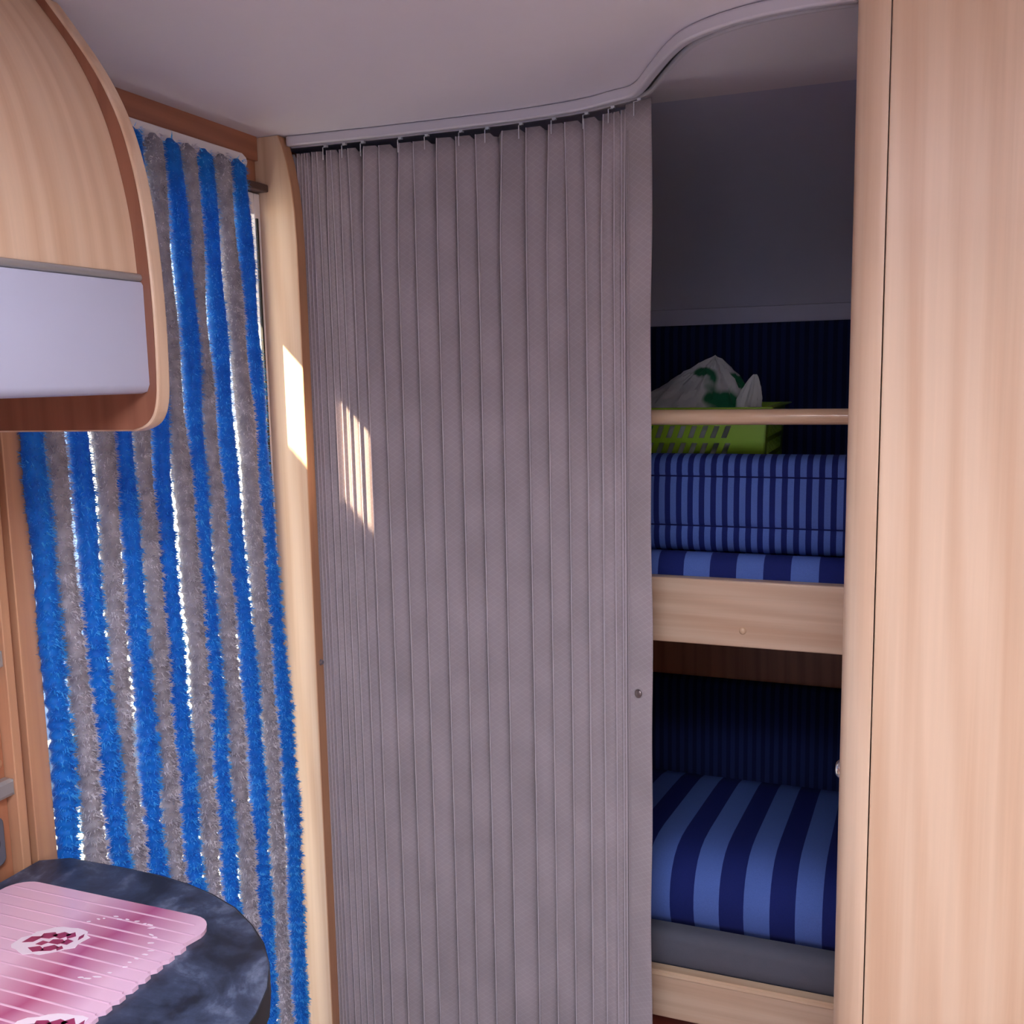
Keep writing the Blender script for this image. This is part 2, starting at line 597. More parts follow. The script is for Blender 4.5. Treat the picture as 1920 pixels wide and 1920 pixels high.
# ceiling: flat vinyl panel with the roof hatch opening
CY1 = 1.70
hx0, hx1, hy0, hy1 = HATCH[0] - 0.34, HATCH[0] + 0.34, HATCH[1] - 0.24, HATCH[1] + 0.24
mb = MB()
mb.box(XL - TH, hx0, YF - TH, CY1, ZC, ZC + 0.05)
mb.box(hx1, XR + TH, YF - TH, CY1, ZC, ZC + 0.05)
mb.box(hx0, hx1, YF - TH, hy0, ZC, ZC + 0.05)
mb.box(hx0, hx1, hy1, CY1, ZC, ZC + 0.05)
ce = struct('ceiling', mb, CEIL)
for (a0, a1, b0, b1) in ((hx0 - 0.02, hx0, hy0 - 0.02, hy1 + 0.02), (hx1, hx1 + 0.02, hy0 - 0.02, hy1 + 0.02), (hx0, hx1, hy0 - 0.02, hy0), (hx0, hx1, hy1, hy1 + 0.02)):
    build('hatch_frame', MB().box(a0, a1, b0, b1, ZC + 0.0505, ZC + 0.155), WHITE, ce)
# curved blue-grey lining that turns down behind the bunks
prof = [(CY1, ZC)]
for i in range(1, 15):
    a = i / 14 * math.radians(78)
    prof.append((CY1 + 0.72 * math.sin(a) / math.sin(math.radians(78)), ZC - 0.29 * (1 - math.cos(a)) / (1 - math.cos(math.radians(78)))))
prof += [(YB + TH, prof[-1][1]), (YB + TH, ZC + 0.05), (CY1, ZC + 0.05)]
bunk_lining = prof

# left wall with the doorway
DY0, DY1, DZ1 = 1.008, 1.597, 1.835
mb = MB()
x0, x1 = XL - TH, XL
mb.box(x0, x1, YF - TH, DY0, 0, ZC)
mb.box(x0, x1, DY0, DY1, DZ1, ZC)
mb.box(x0, x1, DY1, YB + TH, 0, ZC)
struct('wall_left', mb, W_DARK)
# right wall with the dinette window
mb = MB()
x0, x1 = XR, XR + TH
mb.box(x0, x1, YF - TH, -1.38, 0, ZC)
mb.box(x0, x1, -1.38, 0.18, 0, 0.93)
mb.box(x0, x1, -1.38, 0.18, 1.47, ZC)
mb.box(x0, x1, 0.18, YB + TH, 0, ZC)
struct('wall_right', mb, WALLM)
# front wall with the bow window
mb = MB()
mb.box(XL, -0.84, YF - TH, YF, 0, ZC)
mb.box(0.84, XR, YF - TH, YF, 0, ZC)
mb.box(-0.84, 0.84, YF - TH, YF, 0, 0.93)
mb.box(-0.84, 0.84, YF - TH, YF, 1.47, ZC)
struct('wall_front', mb, WALLM)
# rear wall behind the bunks: vinyl above, brown panel below the upper bunk
mb = MB().box(XL, XR, YB, YB + TH, 1.03, 1.644)
wr = struct('wall_rear', mb, BUNKWALL)
build('wood_panel', MB().box(XL, XR, YB, YB + TH, 0, 1.03), W_DARK, wr)
build('curved_lining', MB().extrude(bunk_lining, 'x', XL - TH, XR + TH), BUNKWALL, wr, smooth=True, angle=30)


def window_frame(name, axis, pos, a0, a1, z0, z1):
    w, d = 0.03, 0.03
    mb_ = MB()
    for (p0, p1, q0, q1) in ((a0, a1, z0, z0 + w), (a0, a1, z1 - w, z1), (a0, a0 + w, z0 + w, z1 - w), (a1 - w, a1, z0 + w, z1 - w)):
        if axis == 'x':
            mb_.box(pos - d / 2, pos + d / 2, p0, p1, q0, q1)
        else:
            mb_.box(p0, p1, pos - d / 2, pos + d / 2, q0, q1)
    struct(name, mb_, WHITE)


window_frame('window_1', 'x', XR + TH + 0.016, -1.41, 0.21, 0.90, 1.50)
window_frame('window_2', 'y', YF - TH - 0.016, -0.87, 0.87, 0.90, 1.50)

# brown fascia above the door
struct('trim_1', MB().box(XL, XL + 0.010, 0.965, 1.612, 1.893, ZC), W_Y and wood('fascia_brown', 'y', light=(168, 110, 84), dark=(150, 96, 74), seed=9.0))

# door frame: white lining, black gasket, dark head bar
dr = tag(build('door_1', MB().box(XL - 0.03, XL + 0.008, DY1, 1.6145, 0.0, DZ1), WHITE, bevel=0.002), 'white door lining with black gasket beside the wooden partition', None, None, 'structure')
build('head_lining', MB().box(XL - 0.03, XL + 0.008, DY0 + 0.02, DY1 - 0.0005, 1.797, DZ1), WHITE, dr, bevel=0.002)
build('gasket', MB().box(XL + 0.008, XL + 0.011, DY1 + 0.001, DY1 + 0.006, 0.05, 1.79), BLACKRUB, dr)
build('head_bar', MB().box(XL + 0.0, XL + 0.028, 1.545, 1.6145, 1.8365, 1.850), DARKBAR, dr, bevel=0.002)
build('sill', MB().box(XL - TH, XL + 0.008, DY0, DY1 - 0.0005, 0.0, 0.03), WHITE, dr)

# kitchen wall lining with two battens beside the doorway
KX = -1.098
kl = struct('trim_2', MB().box(XL, KX, 0.69, 0.947, 0.845, 1.60), W_DARK, label='brown kitchen wall lining beside the doorway')
build('batten', MB().box(XL, -1.080, 0.948, 0.962, 0.0, 1.60), W_EDGE, kl, bevel=0.0015)
build('recess', MB().box(XL, -1.092, 0.9622, 0.9728, 0.0, 1.60), W_DARK, kl)
build('batten', MB().box(XL, -1.080, 0.973, 1.006, 0.0, 1.60), W_EDGE, kl, bevel=0.0015)
build('screw_cap', MB().lathe([(0.006, 0), (0.006, 0.0015), (0.0045, 0.003), (0.0015, 0.0038)], (KX, 0.938, 1.006), (1, 0, 0), 18), W_EDGE, kl, smooth=True)

# ================================================================== aluminium bars and socket on the lining
for z0, lab in ((1.136, 'upper short aluminium bar on the brown kitchen lining'), (0.962, 'lower short aluminium bar above the grey wall socket')):
    t = thing('aluminium_bar', (KX, 0.80, z0), lab, 'bar', 'aluminium bars on the kitchen lining')
    build('strip', MB().extrude([(KX, z0), (KX + 0.012, z0), (KX + 0.014, z0 + 0.004), (KX + 0.014, z0 + 0.019), (KX + 0.010, z0 + 0.023), (KX, z0 + 0.023)], 'y', 0.70, 0.9465), ALU, t)
    build('end_cap', MB().box(KX, KX + 0.0145, 0.9466, 0.9474, z0 + 0.001, z0 + 0.022), ALU, t)
t = thing('wall_socket', (KX, 0.905, 0.877), 'dark grey wall socket with round black opening above the worktop', 'socket')
mb = MB()
sq = []
for cx, cz, a0 in ((0.931 - 0.010, 0.940 - 0.010, 0), (0.872 + 0.010, 0.940 - 0.010, 90), (0.872 + 0.010, 0.874 + 0.010, 180), (0.931 - 0.010, 0.874 + 0.010, 270)):
    for k in range(5):
        a = math.radians(a0 + k * 22.5)
        sq.append((cx + 0.010 * math.cos(a), cz + 0.010 * math.sin(a)))
mb.extrude(sq, 'x', KX, KX + 0.010)
build('plate', mb, SOCKET, t, bevel=0.002)
build('opening', MB().lathe([(0.0215, 0), (0.0215, 0.0012), (0.018, 0.0012), (0.016, -0.004)], (KX + 0.0102, 0.900, 0.907), (1, 0, 0), 28), BLACKRUB, t, smooth=True)

# ================================================================== overhead locker
LY0, LY1 = -0.95, 0.940
outer = [(-1.1165, 1.9335), (-0.921, 1.9335), (-0.897, 1.903), (-0.866, 1.862), (-0.843, 1.825), (-0.824, 1.783), (-0.811, 1.736),
         (-0.803, 1.688), (-0.798, 1.629), (-0.796, 1.57), (-0.797, 1.509), (-0.799, 1.481), (-0.805, 1.461), (-0.817, 1.449), (-0.835, 1.443), (-1.1165, 1.441)]
outer = [outer[0]] + catmull(outer[1:-1], 4) + [outer[-1]]
inner = [(-0.934, 1.932), (-0.914, 1.908), (-0.887, 1.872), (-0.862, 1.829), (-0.843, 1.783), (-0.829, 1.730), (-0.8195, 1.676), (-0.8155, 1.6215)]
inner = catmull(inner, 4)
t = thing('overhead_locker', (-1.0, 0.0, 1.441), 'curved wooden overhead locker with silver grey lower flap, at upper left', 'locker')
# carcass behind the doors
car = [(-1.1165, 1.5), (-0.83, 1.5), (-0.83, 1.60)] + [(x - 0.020, z) for x, z in reversed(inner)] + [(-1.1165, 1.9325)]
build('carcass', MB().extrude(car, 'y', LY0 + 0.02, LY1 - 0.0012), W_DARK, t)
for i, (a, b_) in enumerate(((LY1, LY1 + 0.022), (LY0, LY0 + 0.02))):
    build('end_panel', MB().extrude(outer, 'y', a, b_), W_V, t, bevel=0.004, seg=3)
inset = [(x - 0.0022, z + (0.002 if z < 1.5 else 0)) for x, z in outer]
build('panel_shade', MB().extrude(inset, 'y', LY1 - 0.0008, LY1), W_SHADE, t)  # added brown sheet: shade on the panel's near face put into its colour
doors = ((LY0 + 0.022, -0.02), (-0.016, LY1 - 0.0012))
for a, b_ in doors:
    # curved door
    dp = list(inner) + [(x - 0.018, z) for x, z in reversed(inner)]
    fine = []
    n = len(inner)
    d = build('door', MB().extrude(dp, 'y', a, b_), W_LOCK, t, smooth=True, angle=50)
    build('bead', MB().tube([(-0.8135, a, 1.6165), (-0.8135, b_, 1.6165)], 0.0045, 14), ALU, d, smooth=True)
    fl = [(-0.828, 1.6115), (-0.8105, 1.6115), (-0.8085, 1.608), (-0.8085, 1.497), (-0.812, 1.489), (-0.820, 1.4865), (-0.828, 1.489)]
    build('flap', MB().extrude(fl, 'y', a, b_), GREYFLAP, t, smooth=True, angle=50)

# ================================================================== kitchen base unit and worktop
t = thing('kitchen_base_unit', (-0.86, 0.2, 0), 'wooden kitchen base unit under the dark worktop', 'cabinet')
plan = [(-1.09, -0.95), (-0.64, -0.95), (-0.64, 0.66)]
for k in range(1, 10):
    a = math.radians(k * 10)
    plan.append((-0.64 - 0.27 * (1 - math.cos(a)), 0.66 + 0.27 * math.sin(a)))
plan += [(-0.92, 0.936), (-1.09, 0.936)]
build('carcass', MB().extrude(plan, 'z', 0.0, 0.8245), W_V, t, smooth=True)
for y0_, y1_ in ((-0.93, -0.42), (-0.41, 0.10), (0.11, 0.62)):
    d = build('door', MB().box(-0.6395, -0.622, y0_, y1_, 0.10, 0.80), W_V, t, bevel=0.003)
    build('handle', MB().tube([(-0.621, y0_ + 0.2, 0.74), (-0.60, y0_ + 0.2, 0.74), (-0.60, y0_ + 0.3, 0.74), (-0.621, y0_ + 0.3, 0.74)], 0.005, 10), CHROME, d, smooth=True)

top = [(-1.079, -0.97), (-0.588, -0.97), (-0.588, 0.60), (-0.588, 0.68), (-0.592, 0.745), (-0.600, 0.792), (-0.615, 0.832), (-0.638, 0.870), (-0.668, 0.902), (-0.705, 0.931),
       (-0.748, 0.957), (-0.795, 0.975), (-0.845, 0.987), (-0.895, 0.993), (-0.960, 0.994), (-1.044, 0.992), (-1.079, 0.972)]
t = thing('worktop', (-0.84, 0.2, 0.825), 'dark slate-look worktop with a rounded end, at lower left', 'worktop')
cx_, cy_ = -0.83, 0.2
build('slab', MB().extrude(top, 'z', 0.8275, 0.860), STONE, t, bevel=0.003, seg=3)
edge = [(cx_ + (x - cx_) * 1.0 + (0.0012 if x > -0.62 else 0), y + (0.0012 if y > 0.9 else 0)) for x, y in top]
build('edge_band', MB().extrude([(x * 1.0, y) for x, y in edge], 'z', 0.8255, 0.8585), STONE_EDGE, t, smooth=True)

# ================================================================== cutting board
BX0, BX1, BY0, BY1, BZ = -1.052, -0.742, 0.480, 0.917, 0.8602
t = thing('cutting_board', (-0.897, 0.70, BZ), 'pink ribbed glass cutting board with fruit print on the worktop', 'cutting board')
pitch = 0.0192
plan = [(BX0, BY0)]
# right edge: one small tooth for each rib
y = BY0
plan.append((BX1 - 0.004, BY0))
k = 0
while y + pitch < BY1 - 0.045:
    plan.append((BX1 + 0.0005 * rnd.uniform(-1, 1), y + pitch * 0.25))
    plan.append((BX1 + 0.0005 * rnd.uniform(-1, 1), y + pitch * 0.72))
    plan.append((BX1 - 0.0075 + 0.002 * rnd.uniform(-1, 1), y + pitch * 0.80))
    plan.append((BX1 - 0.0050, y + pitch))
    y += pitch
R = 0.032
for k in range(0, 8):
    a = math.radians(k / 7 * 90)
    plan.append((BX1 - R + R * math.cos(a), BY1 - R + R * math.sin(a)))
for k in range(0, 8):
    a = math.radians(90 + k / 7 * 90)
    plan.append((BX0 + R + R * math.cos(a), BY1 - R + R * math.sin(a)))
build('plate', MB().extrude(plan, 'z', BZ + 0.0003, BZ + 0.0052), PINK, t)
y = BY1 - 0.018
while y > BY0 + 0.01:
    pr = [(y - 0.0016, BZ + 0.0052), (y - 0.0007, BZ + 0.0056), (y + 0.0007, BZ + 0.0056), (y + 0.0016, BZ + 0.0052)]
    xr = BX1 - 0.005 if y < BY1 - R else BX1 - R * 0.6
    build('rib', MB().extrude(pr, 'x', BX0 + 0.008, xr), RIBM, t)
    y -= pitch
# fruit print: white aureole with crimson segments
ZP = BZ + 0.0057


def blob(cx, cy, rx, ry, rot, n, jit, z, h=0.0003):
    pts = []
    for k in range(n):
        a = 2 * math.pi * k / n
        q = 1 + rnd.uniform(-jit, jit)
        px, py = rx * q * math.cos(a), ry * q * math.sin(a)
        pts.append((cx + px * math.cos(rot) - py * math.sin(rot), cy + px * math.sin(rot) + py * math.cos(rot)))
    return MB().extrude(pts, 'z', z, z + h)


for (cx, cy) in ((-0.896, 0.815), (-0.775, 0.688)):
    pr = build('fruit_print', blob(cx, cy, 0.040, 0.028, 0.5, 26, 0.10, ZP), PRINTW, t)
    for (dx, dy, rx, ry, rot, n) in ((-0.022, -0.004, 0.012, 0.0045, 0.9, 4), (-0.010, 0.006, 0.009, 0.005, 0.3, 5), (0.003, 0.011, 0.010, 0.005, 0.4, 4),
                                     (0.013, 0.013, 0.007, 0.006, 0.1, 4), (-0.006, -0.006, 0.007, 0.004, 0.6, 4), (0.008, 0.001, 0.009, 0.004, 0.2, 5),
                                     (0.019, 0.003, 0.006, 0.005, 0.7, 4), (-0.003, -0.015, 0.009, 0.004, 0.1, 4), (0.010, -0.010, 0.010, 0.005, 0.5, 5), (0.020, -0.007, 0.005, 0.004, 0.2, 4), (0.026, 0.014, 0.003, 0.006, 0.2, 4)):
        build('segment', blob(cx + dx * 1.05, cy + dy * 1.25, rx * 1.1, ry * 1.35, rot, n, 0.2, ZP + 0.0004), PRINTR, pr)
for k in range(22):
    a = math.radians(-60 + k * 9.5)
    cx, cy = -0.84 + 0.066 * math.cos(a) + rnd.uniform(-.004, .004), 0.822 + 0.062 * math.sin(a) + rnd.uniform(-.004, .004)
    build('fleck', blob(cx, cy, rnd.uniform(0.002, 0.0055), 0.0012, rnd.uniform(-0.2, 0.4), 6, 0.2, ZP), PRINTW, t)

# ================================================================== wardrobe
WX = -0.0625
t = thing('wardrobe', (0.25, 1.8, 0), 'tall pale wooden wardrobe with rounded corner post at right', 'wardrobe')
R = 0.0355
cp = [(-0.0270, 1.2195), (-0.0270, 1.262), (WX + 0.006, 1.262)]
post = [(-0.0272, 1.2200)]
for k in range(0, 13):
    a = math.radians(270 - k * 7.5)
    post.append((WX + R + R * math.cos(a) , 1.2200 + R + R * math.sin(a)))
post += [(WX, 1.30), (-0.0272, 1.30)]
build('corner_post', MB().extrude(post, 'z', 0.0, ZC - 0.001), W_V, t, smooth=True, angle=30)
build('front_panel', MB().box(-0.0257, 0.62, 1.2200, 1.240, 0.0, ZC - 0.001), W_V2, t, bevel=0.0012)
build('side_panel', MB().box(WX, WX + 0.016, 1.301, 2.415, 0.0, 1.62), W_V, t)
build('carcass', MB().box(WX + 0.018, 0.60, 1.3015, 2.40, 0.0, 1.60), W_DARK, t)
sn = MB().lathe([(0.0115, 0), (0.0115, 0.002), (0.009, 0.005), (0.006, 0.0065), (0.002, 0.007)], (WX, 1.285, 0.998), (-1, 0, 0), 20)
tag(build('snap_stud', sn, CHROME, t, smooth=True), 'chrome snap stud')

# ================================================================== partition panel by the door
t = thing('partition_panel', (-1.08, 1.627, 0), 'narrow wooden partition panel between doorway and pleated curtain', 'panel')
rx = [(-1.040, 0.0), (-1.0385, 1.0), (-1.037, 1.60), (-1.037, 1.74), (-1.039, 1.80), (-1.043, 1.845), (-1.050, 1.885), (-1.058, 1.915), (-1.066, ZC - 0.001)]
pf = [(-1.119, 0.0)] + [(x - 0.0022, z) for x, z in rx] + [(-1.119, ZC - 0.001)]
build('panel', MB().extrude(pf, 'y', 1.615, 1.640), W_V, t)
eb = [(x - 0.002, z) for x, z in rx] + [(x, z) for x, z in reversed(rx)]
build('edge_band', MB().extrude(eb, 'y', 1.6148, 1.6402), W_EDGE, t)
sn = MB().lathe([(0.006, 0), (0.006, 0.0015), (0.004, 0.003), (0.0045, 0.005), (0.003, 0.006)], (-1.0385, 1.629, 0.957), (1, 0, 0), 16)
tag(build('snap_stud', sn, CHROME, t, smooth=True), 'chrome snap stud')

# ================================================================== curtain rail and pleated curtain
PATH = [(-1.07, 1.648), (-.95, 1.652), (-.85, 1.656), (-.7, 1.656), (-.6, 1.653), (-.5, 1.637), (-.45, 1.618), (-.40, 1.592), (-.36, 1.57)]


def path_y(x):
    for (xa, ya), (xb, yb) in zip(PATH[:-1], PATH[1:]):
        if xa <= x <= xb:
            return ya + (yb - ya) * (x - xa) / (xb - xa)
    return PATH[0][1] if x < PATH[0][0] else PATH[-1][1]


def path_n(x):
    d_ = Vector((0.04, path_y(x + 0.02) - path_y(x - 0.02), 0)).normalized()
    return Vector((d_.y, -d_.x, 0))      # towards the room


RZ0 = 1.917
t = thing('curtain_rail', (-0.55, 1.60, RZ0), 'white S-curved curtain rail on the ceiling', 'curtain rail')
rp = catmull([(-1.060, 1.640), (-.95, 1.645), (-.85, 1.649), (-.7, 1.650), (-.6, 1.646), (-.5, 1.630), (-.44, 1.605), (-.392, 1.578), (-.345, 1.490), (-.300, 1.405), (-.262, 1.355), (-.200, 1.318), (-.132, 1.303), (-.0635, 1.302)], 8)


def sweep_rect(pts, offs, z0, z1):
    mb_ = MB()
    vs_, fs_ = [], []
    n_ = len(pts)
    for i, p in enumerate(pts):
        a_ = Vector(pts[max(i - 1, 0)]); b_ = Vector(pts[min(i + 1, n_ - 1)])
        d_ = (b_ - a_).normalized()
        nn = Vector((d_.y, -d_.x))
        for o_, z in ((offs[0], z0), (offs[1], z0), (offs[1], z1), (offs[0], z1)):
            vs_.append((p[0] + nn.x * o_, p[1] + nn.y * o_, z))
    for i in range(n_ - 1):
        for k_ in range(4):
            k2 = (k_ + 1) % 4
            fs_.append((i * 4 + k_, (i + 1) * 4 + k_, (i + 1) * 4 + k2, i * 4 + k2))
    fs_ += [(0, 1, 2, 3), tuple(4 * (n_ - 1) + k_ for k_ in (3, 2, 1, 0))]
    return mb_.add(vs_, fs_)


build('flange', sweep_rect(rp, (0.000, 0.013), RZ0, ZC - 0.0005), RAILW, t, smooth=True, angle=60, bevel=0.003, seg=3)
build('back_flange', sweep_rect(rp, (-0.012, -0.007), RZ0, ZC - 0.0005), RAILW, t, smooth=True, angle=60)
build('slot', sweep_rect(rp, (-0.0068, -0.0002), RZ0 + 0.006, ZC - 0.0006), BLACKRUB, t, smooth=True, angle=60)

PLEAT = [-1.058, -1.049, -1.0415, -1.034, -1.0263, -1.0178, -1.0036, -0.9892, -0.9749, -0.9593, -0.9391, -0.9167, -0.8828, -0.8485, -0.8127, -0.7708, -0.7318, -0.6929, -0.6519,
         -0.6033, -0.564, -0.5268, -0.4908, -0.4622, -0.44, -0.4272, -0.4209]
HEM_X = -0.374
ZT, ZBOT, NR = 1.906, 0.06, 56
AMP = 0.0105
t = thing('pleated_curtain', (-0.71, 1.65, 0.06), 'mauve grey pleated bunk curtain hanging from the curved rail', 'curtain')
jit = [[rnd.uniform(-1, 1) for _ in range(8)] for _ in PLEAT]


def wobble(i, z):
    j = jit[i]
    return (0.35 * j[0] * math.sin(2.2 * z + j[1] * 3) + 0.25 * j[2] * math.sin(5.1 * z + j[3] * 3) + 0.12 * j[4] * math.sin(13 * z + j[5] * 3))


ring_cols = []     # (fn(z)->(x,y), arc)
cols = []
arc = 0.0
for i, x in enumerate(PLEAT):
    nxt = PLEAT[i + 1] if i + 1 < len(PLEAT) else None
    w = (nxt - x) if nxt is not None else 0.0
    a = min(AMP, 0.32 * w + 0.001) if nxt is not None else 0.004
    # ridge: a small pinched edge, then the face runs back to the valley
    e_ = min(0.0016, 0.12 * w) if nxt is not None else 0.001
    cols.append((i, x - e_ * 0.7, a * 0.92, 'r'))
    cols.append((i, x, a * 1.0 + 0.0006, 'r'))
    cols.append((i, x + e_, a * 0.84, 'r'))
    if nxt is not None:
        cols.append((i, x + w * 0.34, a * 0.74, 'f'))
        cols.append((i, x + w * 0.62, a * 0.48, 'f'))
        cols.append((i, x + w * 0.78, -a * 0.20, 'v'))
        cols.append((i, x + w * 0.93, -a * 1.5, 'v'))


WID = [b_ - a_ for a_, b_ in zip(PLEAT[:-1], PLEAT[1:])] + [0.003]


def col_point(c, z):
    i, x, off, kind = c
    top_ = max(0.0, (z - 1.70) / 0.2)
    wv = 0.0007 * wobble(i, z)
    q = off * (1.0 - 0.35 * top_ + 0.35 * top_ * jit[i][6])
    xx = x + wv + min(0.0075, 0.22 * WID[i]) * min(1.0, top_) ** 1.5 * jit[i][7]
    nn = path_n(xx)
    return (xx + nn.x * q, path_y(xx) + nn.y * q)


mb = MB()
rows = [ZBOT + (ZT - ZBOT) * k / NR for k in range(NR + 1)]
uvs = []
base_arc = [0.0]
for a_, b_ in zip(cols[:-1], cols[1:]):
    p, q = col_point(a_, 1.0), col_point(b_, 1.0)
    base_arc.append(base_arc[-1] + math.hypot(p[0] - q[0], p[1] - q[1]))
for z in rows:
    for ci, c in enumerate(cols):
        p = col_point(c, z)
        zz = z - (0.006 * (1 if c[3] == 'v' else 0) * (1 if z == ZT else 0))
        mb.v.append((p[0], p[1], zz))
        uvs.append((base_arc[ci], z))
nc = len(cols)
for r_ in range(NR):
    for c in range(nc - 1):
        mb.f.append((r_ * nc + c, r_ * nc + c + 1, (r_ + 1) * nc + c + 1, (r_ + 1) * nc + c))
mb.uv = uvs
build('pleats', mb, CLOTH, t, smooth=True, angle=38, solid=0.0008)
# lighter tube on each pleat crest, painting its highlight into the colour
CREST_LIGHT = plain('crest_highlight', srgb(196, 186, 196), rough=0.6)
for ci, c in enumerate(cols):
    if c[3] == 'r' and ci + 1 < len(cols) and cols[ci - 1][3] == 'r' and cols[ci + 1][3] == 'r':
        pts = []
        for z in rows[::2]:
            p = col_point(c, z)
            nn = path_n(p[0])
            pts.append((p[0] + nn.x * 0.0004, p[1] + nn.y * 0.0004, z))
        build('highlight_tube', MB().tube(pts, 0.00075, 6), CREST_LIGHT, t, smooth=True)
# flat hem band at the free edge
mb = MB()
uvs = []
hc = [-0.4205, -0.4185, -0.4150, -0.400, -0.386, HEM_X - 0.002, HEM_X]
ho = [0.000, 0.0030, 0.0022, 0.0030, 0.0028, 0.0024, 0.0010]
for z in rows:
    for x, o_ in zip(hc, ho):
        wv = 0.0010 * math.sin(7 * z + 1) + 0.0007 * math.sin(19 * z)
        nn = path_n(x)
        k_ = (x + 0.4205) / 0.0465
        mb.v.append((x + nn.x * o_ + wv * k_, path_y(x) + nn.y * o_ + wv * k_, z + (0.006 if z == ZT else 0)))
        uvs.append((x + 3.0, z))
nc = len(hc)
for r_ in range(NR):
    for c in range(nc - 1):
        mb.f.append((r_ * nc + c, r_ * nc + c + 1, (r_ + 1) * nc + c + 1, (r_ + 1) * nc + c))
mb.uv = uvs
hem = build('hem_band', mb, CLOTH, t, smooth=True, angle=50, solid=0.0016)
for dx in (0.0035, 0.0070):
    xs = -0.4205 + dx
    pts = [(xs + path_n(xs).x * 0.0042, path_y(xs) + path_n(xs).y * 0.0042, z) for z in rows[1:-1:2]]
    build('stitch_line', MB().tube(pts, 0.0005, 6), CLOTH, hem)
nn = path_n(-0.398)
sn = MB().lathe([(0.0072, 0), (0.0072, 0.0015), (0.0055, 0.0035), (0.002, 0.0045)], (-0.398 + nn.x * 0.0035, path_y(-0.398) + nn.y * 0.0035, 0.970), (nn.x, nn.y, 0), 20)
tag(build('snap_button', sn, BRONZE, t, smooth=True), 'dull metal snap button near the free edge')
# gliders and hooks
for hx in (-0.99, -0.952, -0.915, -0.842, -0.79, -0.725, -0.676, -0.614, -0.553, -0.494, -0.445, -0.396):
    nn = path_n(hx)
    yy = path_y(hx)
    q = 0.0125 if hx > -0.41 else 0.0115
    px, py = hx + nn.x * q, yy + nn.y * q
    g = build('hook', MB().tube([(hx, yy, RZ0 - 0.0016), (hx, yy, RZ0 - 0.004), (px, py, RZ0 - 0.007), (px, py, RZ0 - 0.028)], 0.0008, 8), HOOKM, t, smooth=True)
    build('glider', MB().box(hx - 0.003, hx + 0.003, yy - 0.003, yy + 0.003, RZ0 - 0.004, RZ0 - 0.0004), HOOKM, g)

# ================================================================== bunks
BD = 1.69      # front of the bunk boards
# upper bunk board
t = thing('bunk', (-0.55, 1.70, 1.033), 'pale wooden front board and base of the upper bunk', 'bunk', 'bunks')
fb = build('front_board', MB().box(-1.035, WX - 0.0006, BD, BD + 0.026, 1.034, 1.148), W_X, t, bevel=0.003, seg=3)
build('screw_cap', MB().lathe([(0.006, 0), (0.006, 0.001), (0.0045, 0.0028), (0.0015, 0.0034)], (-0.245, BD, 1.063), (0, -1, 0), 18), W_DOWEL, fb, smooth=True)
build('base_plate', MB().box(-1.10, WX - 0.0006, BD + 0.0265, YB - 0.002, 1.060, 1.078), W_DARK, t)
# guard rail
t = thing('guard_rail', (-0.55, 1.706, 1.4095), 'round wooden guard rail above the striped upper bunk cushion', 'rail')
build('dowel', MB().tube([(-1.03, 1.706, 1.4225), (-0.9, 1.706, 1.4225), (-0.4, 1.706, 1.4225), (WX - 0.0006, 1.706, 1.4225)], 0.0130, 24), W_DOWEL, t, smooth=True)
build('end_socket', MB().lathe([(0.018, 0), (0.018, 0.004), (0.0135, 0.006)], (-1.034, 1.706, 1.4225), (1, 0, 0), 20), W_DOWEL, t, smooth=True)

# upper mattress with broad stripes
WIDE_U = striped('broad_stripe_upper', 0.0905, -0.352, -0.55, BLUE_L, NAVY, 0.50)
t = thing('mattress', (-0.55, 2.05, 1.0785), 'broad blue striped mattress lying in the upper bunk', 'mattress', 'bunk mattresses')
pf = [(1.722, 1.079), (1.7175, 1.10), (1.7175, 1.140), (1.7195, 1.158), (1.7250, 1.172), (1.736, 1.181), (1.750, 1.184), (1.766, 1.182), (1.782, 1.176), (1.81, 1.172), (2.30, 1.172), (2.36, 1.168), (2.38, 1.15), (2.38, 1.079)]
build('cover', MB().extrude(pf, 'x', -1.09, WX - 0.004), WIDE_U, t, smooth=True, angle=60)

# narrow striped boxed cushion on the upper mattress
NARROW = striped('narrow_stripe_cushion', 0.0206, -0.3515, -0.55, BLUE_L, NAVY, 0.52)
NAVYP = plain('navy_piping', (0.010, 0.014, 0.09, 1), rough=0.9, spec=0.1)
t = thing('box_cushion', (-0.55, 1.85, 1.1722), 'narrow blue striped box cushion in front of the green basket', 'cushion')
CX0, CX1 = -1.05, WX - 0.006


def cushion_prof(pts, back):
    return pts + [(back, pts[-1][1]), (back, pts[0][1])]


# bottom, middle and top panels meeting at two sunken seams
bot = [(1.826, 1.1725), (1.811, 1.178), (1.802, 1.188), (1.7985, 1.200), (1.7985, 1.212), (1.803, 1.2225)]
mid = [(1.803, 1.2235), (1.7985, 1.230), (1.7965, 1.245), (1.7965, 1.275), (1.7985, 1.298), (1.803, 1.3120)]
topp = [(1.803, 1.3130), (1.7995, 1.321), (1.8015, 1.334), (1.809, 1.3430), (1.822, 1.348), (1.845, 1.3500), (1.87, 1.348), (1.885, 1.341), (1.893, 1.33)]
build('bottom_panel', MB().extrude(cushion_prof(bot, 1.896), 'x', CX0, CX1), NARROW, t, smooth=True, angle=50)
build('side_panel', MB().extrude(cushion_prof(mid, 1.898), 'x', CX0, CX1), NARROW, t, smooth=True, angle=50)
build('top_panel', MB().extrude(cushion_prof(topp, 1.896), 'x', CX0, CX1), NARROW, t, smooth=True, angle=50)
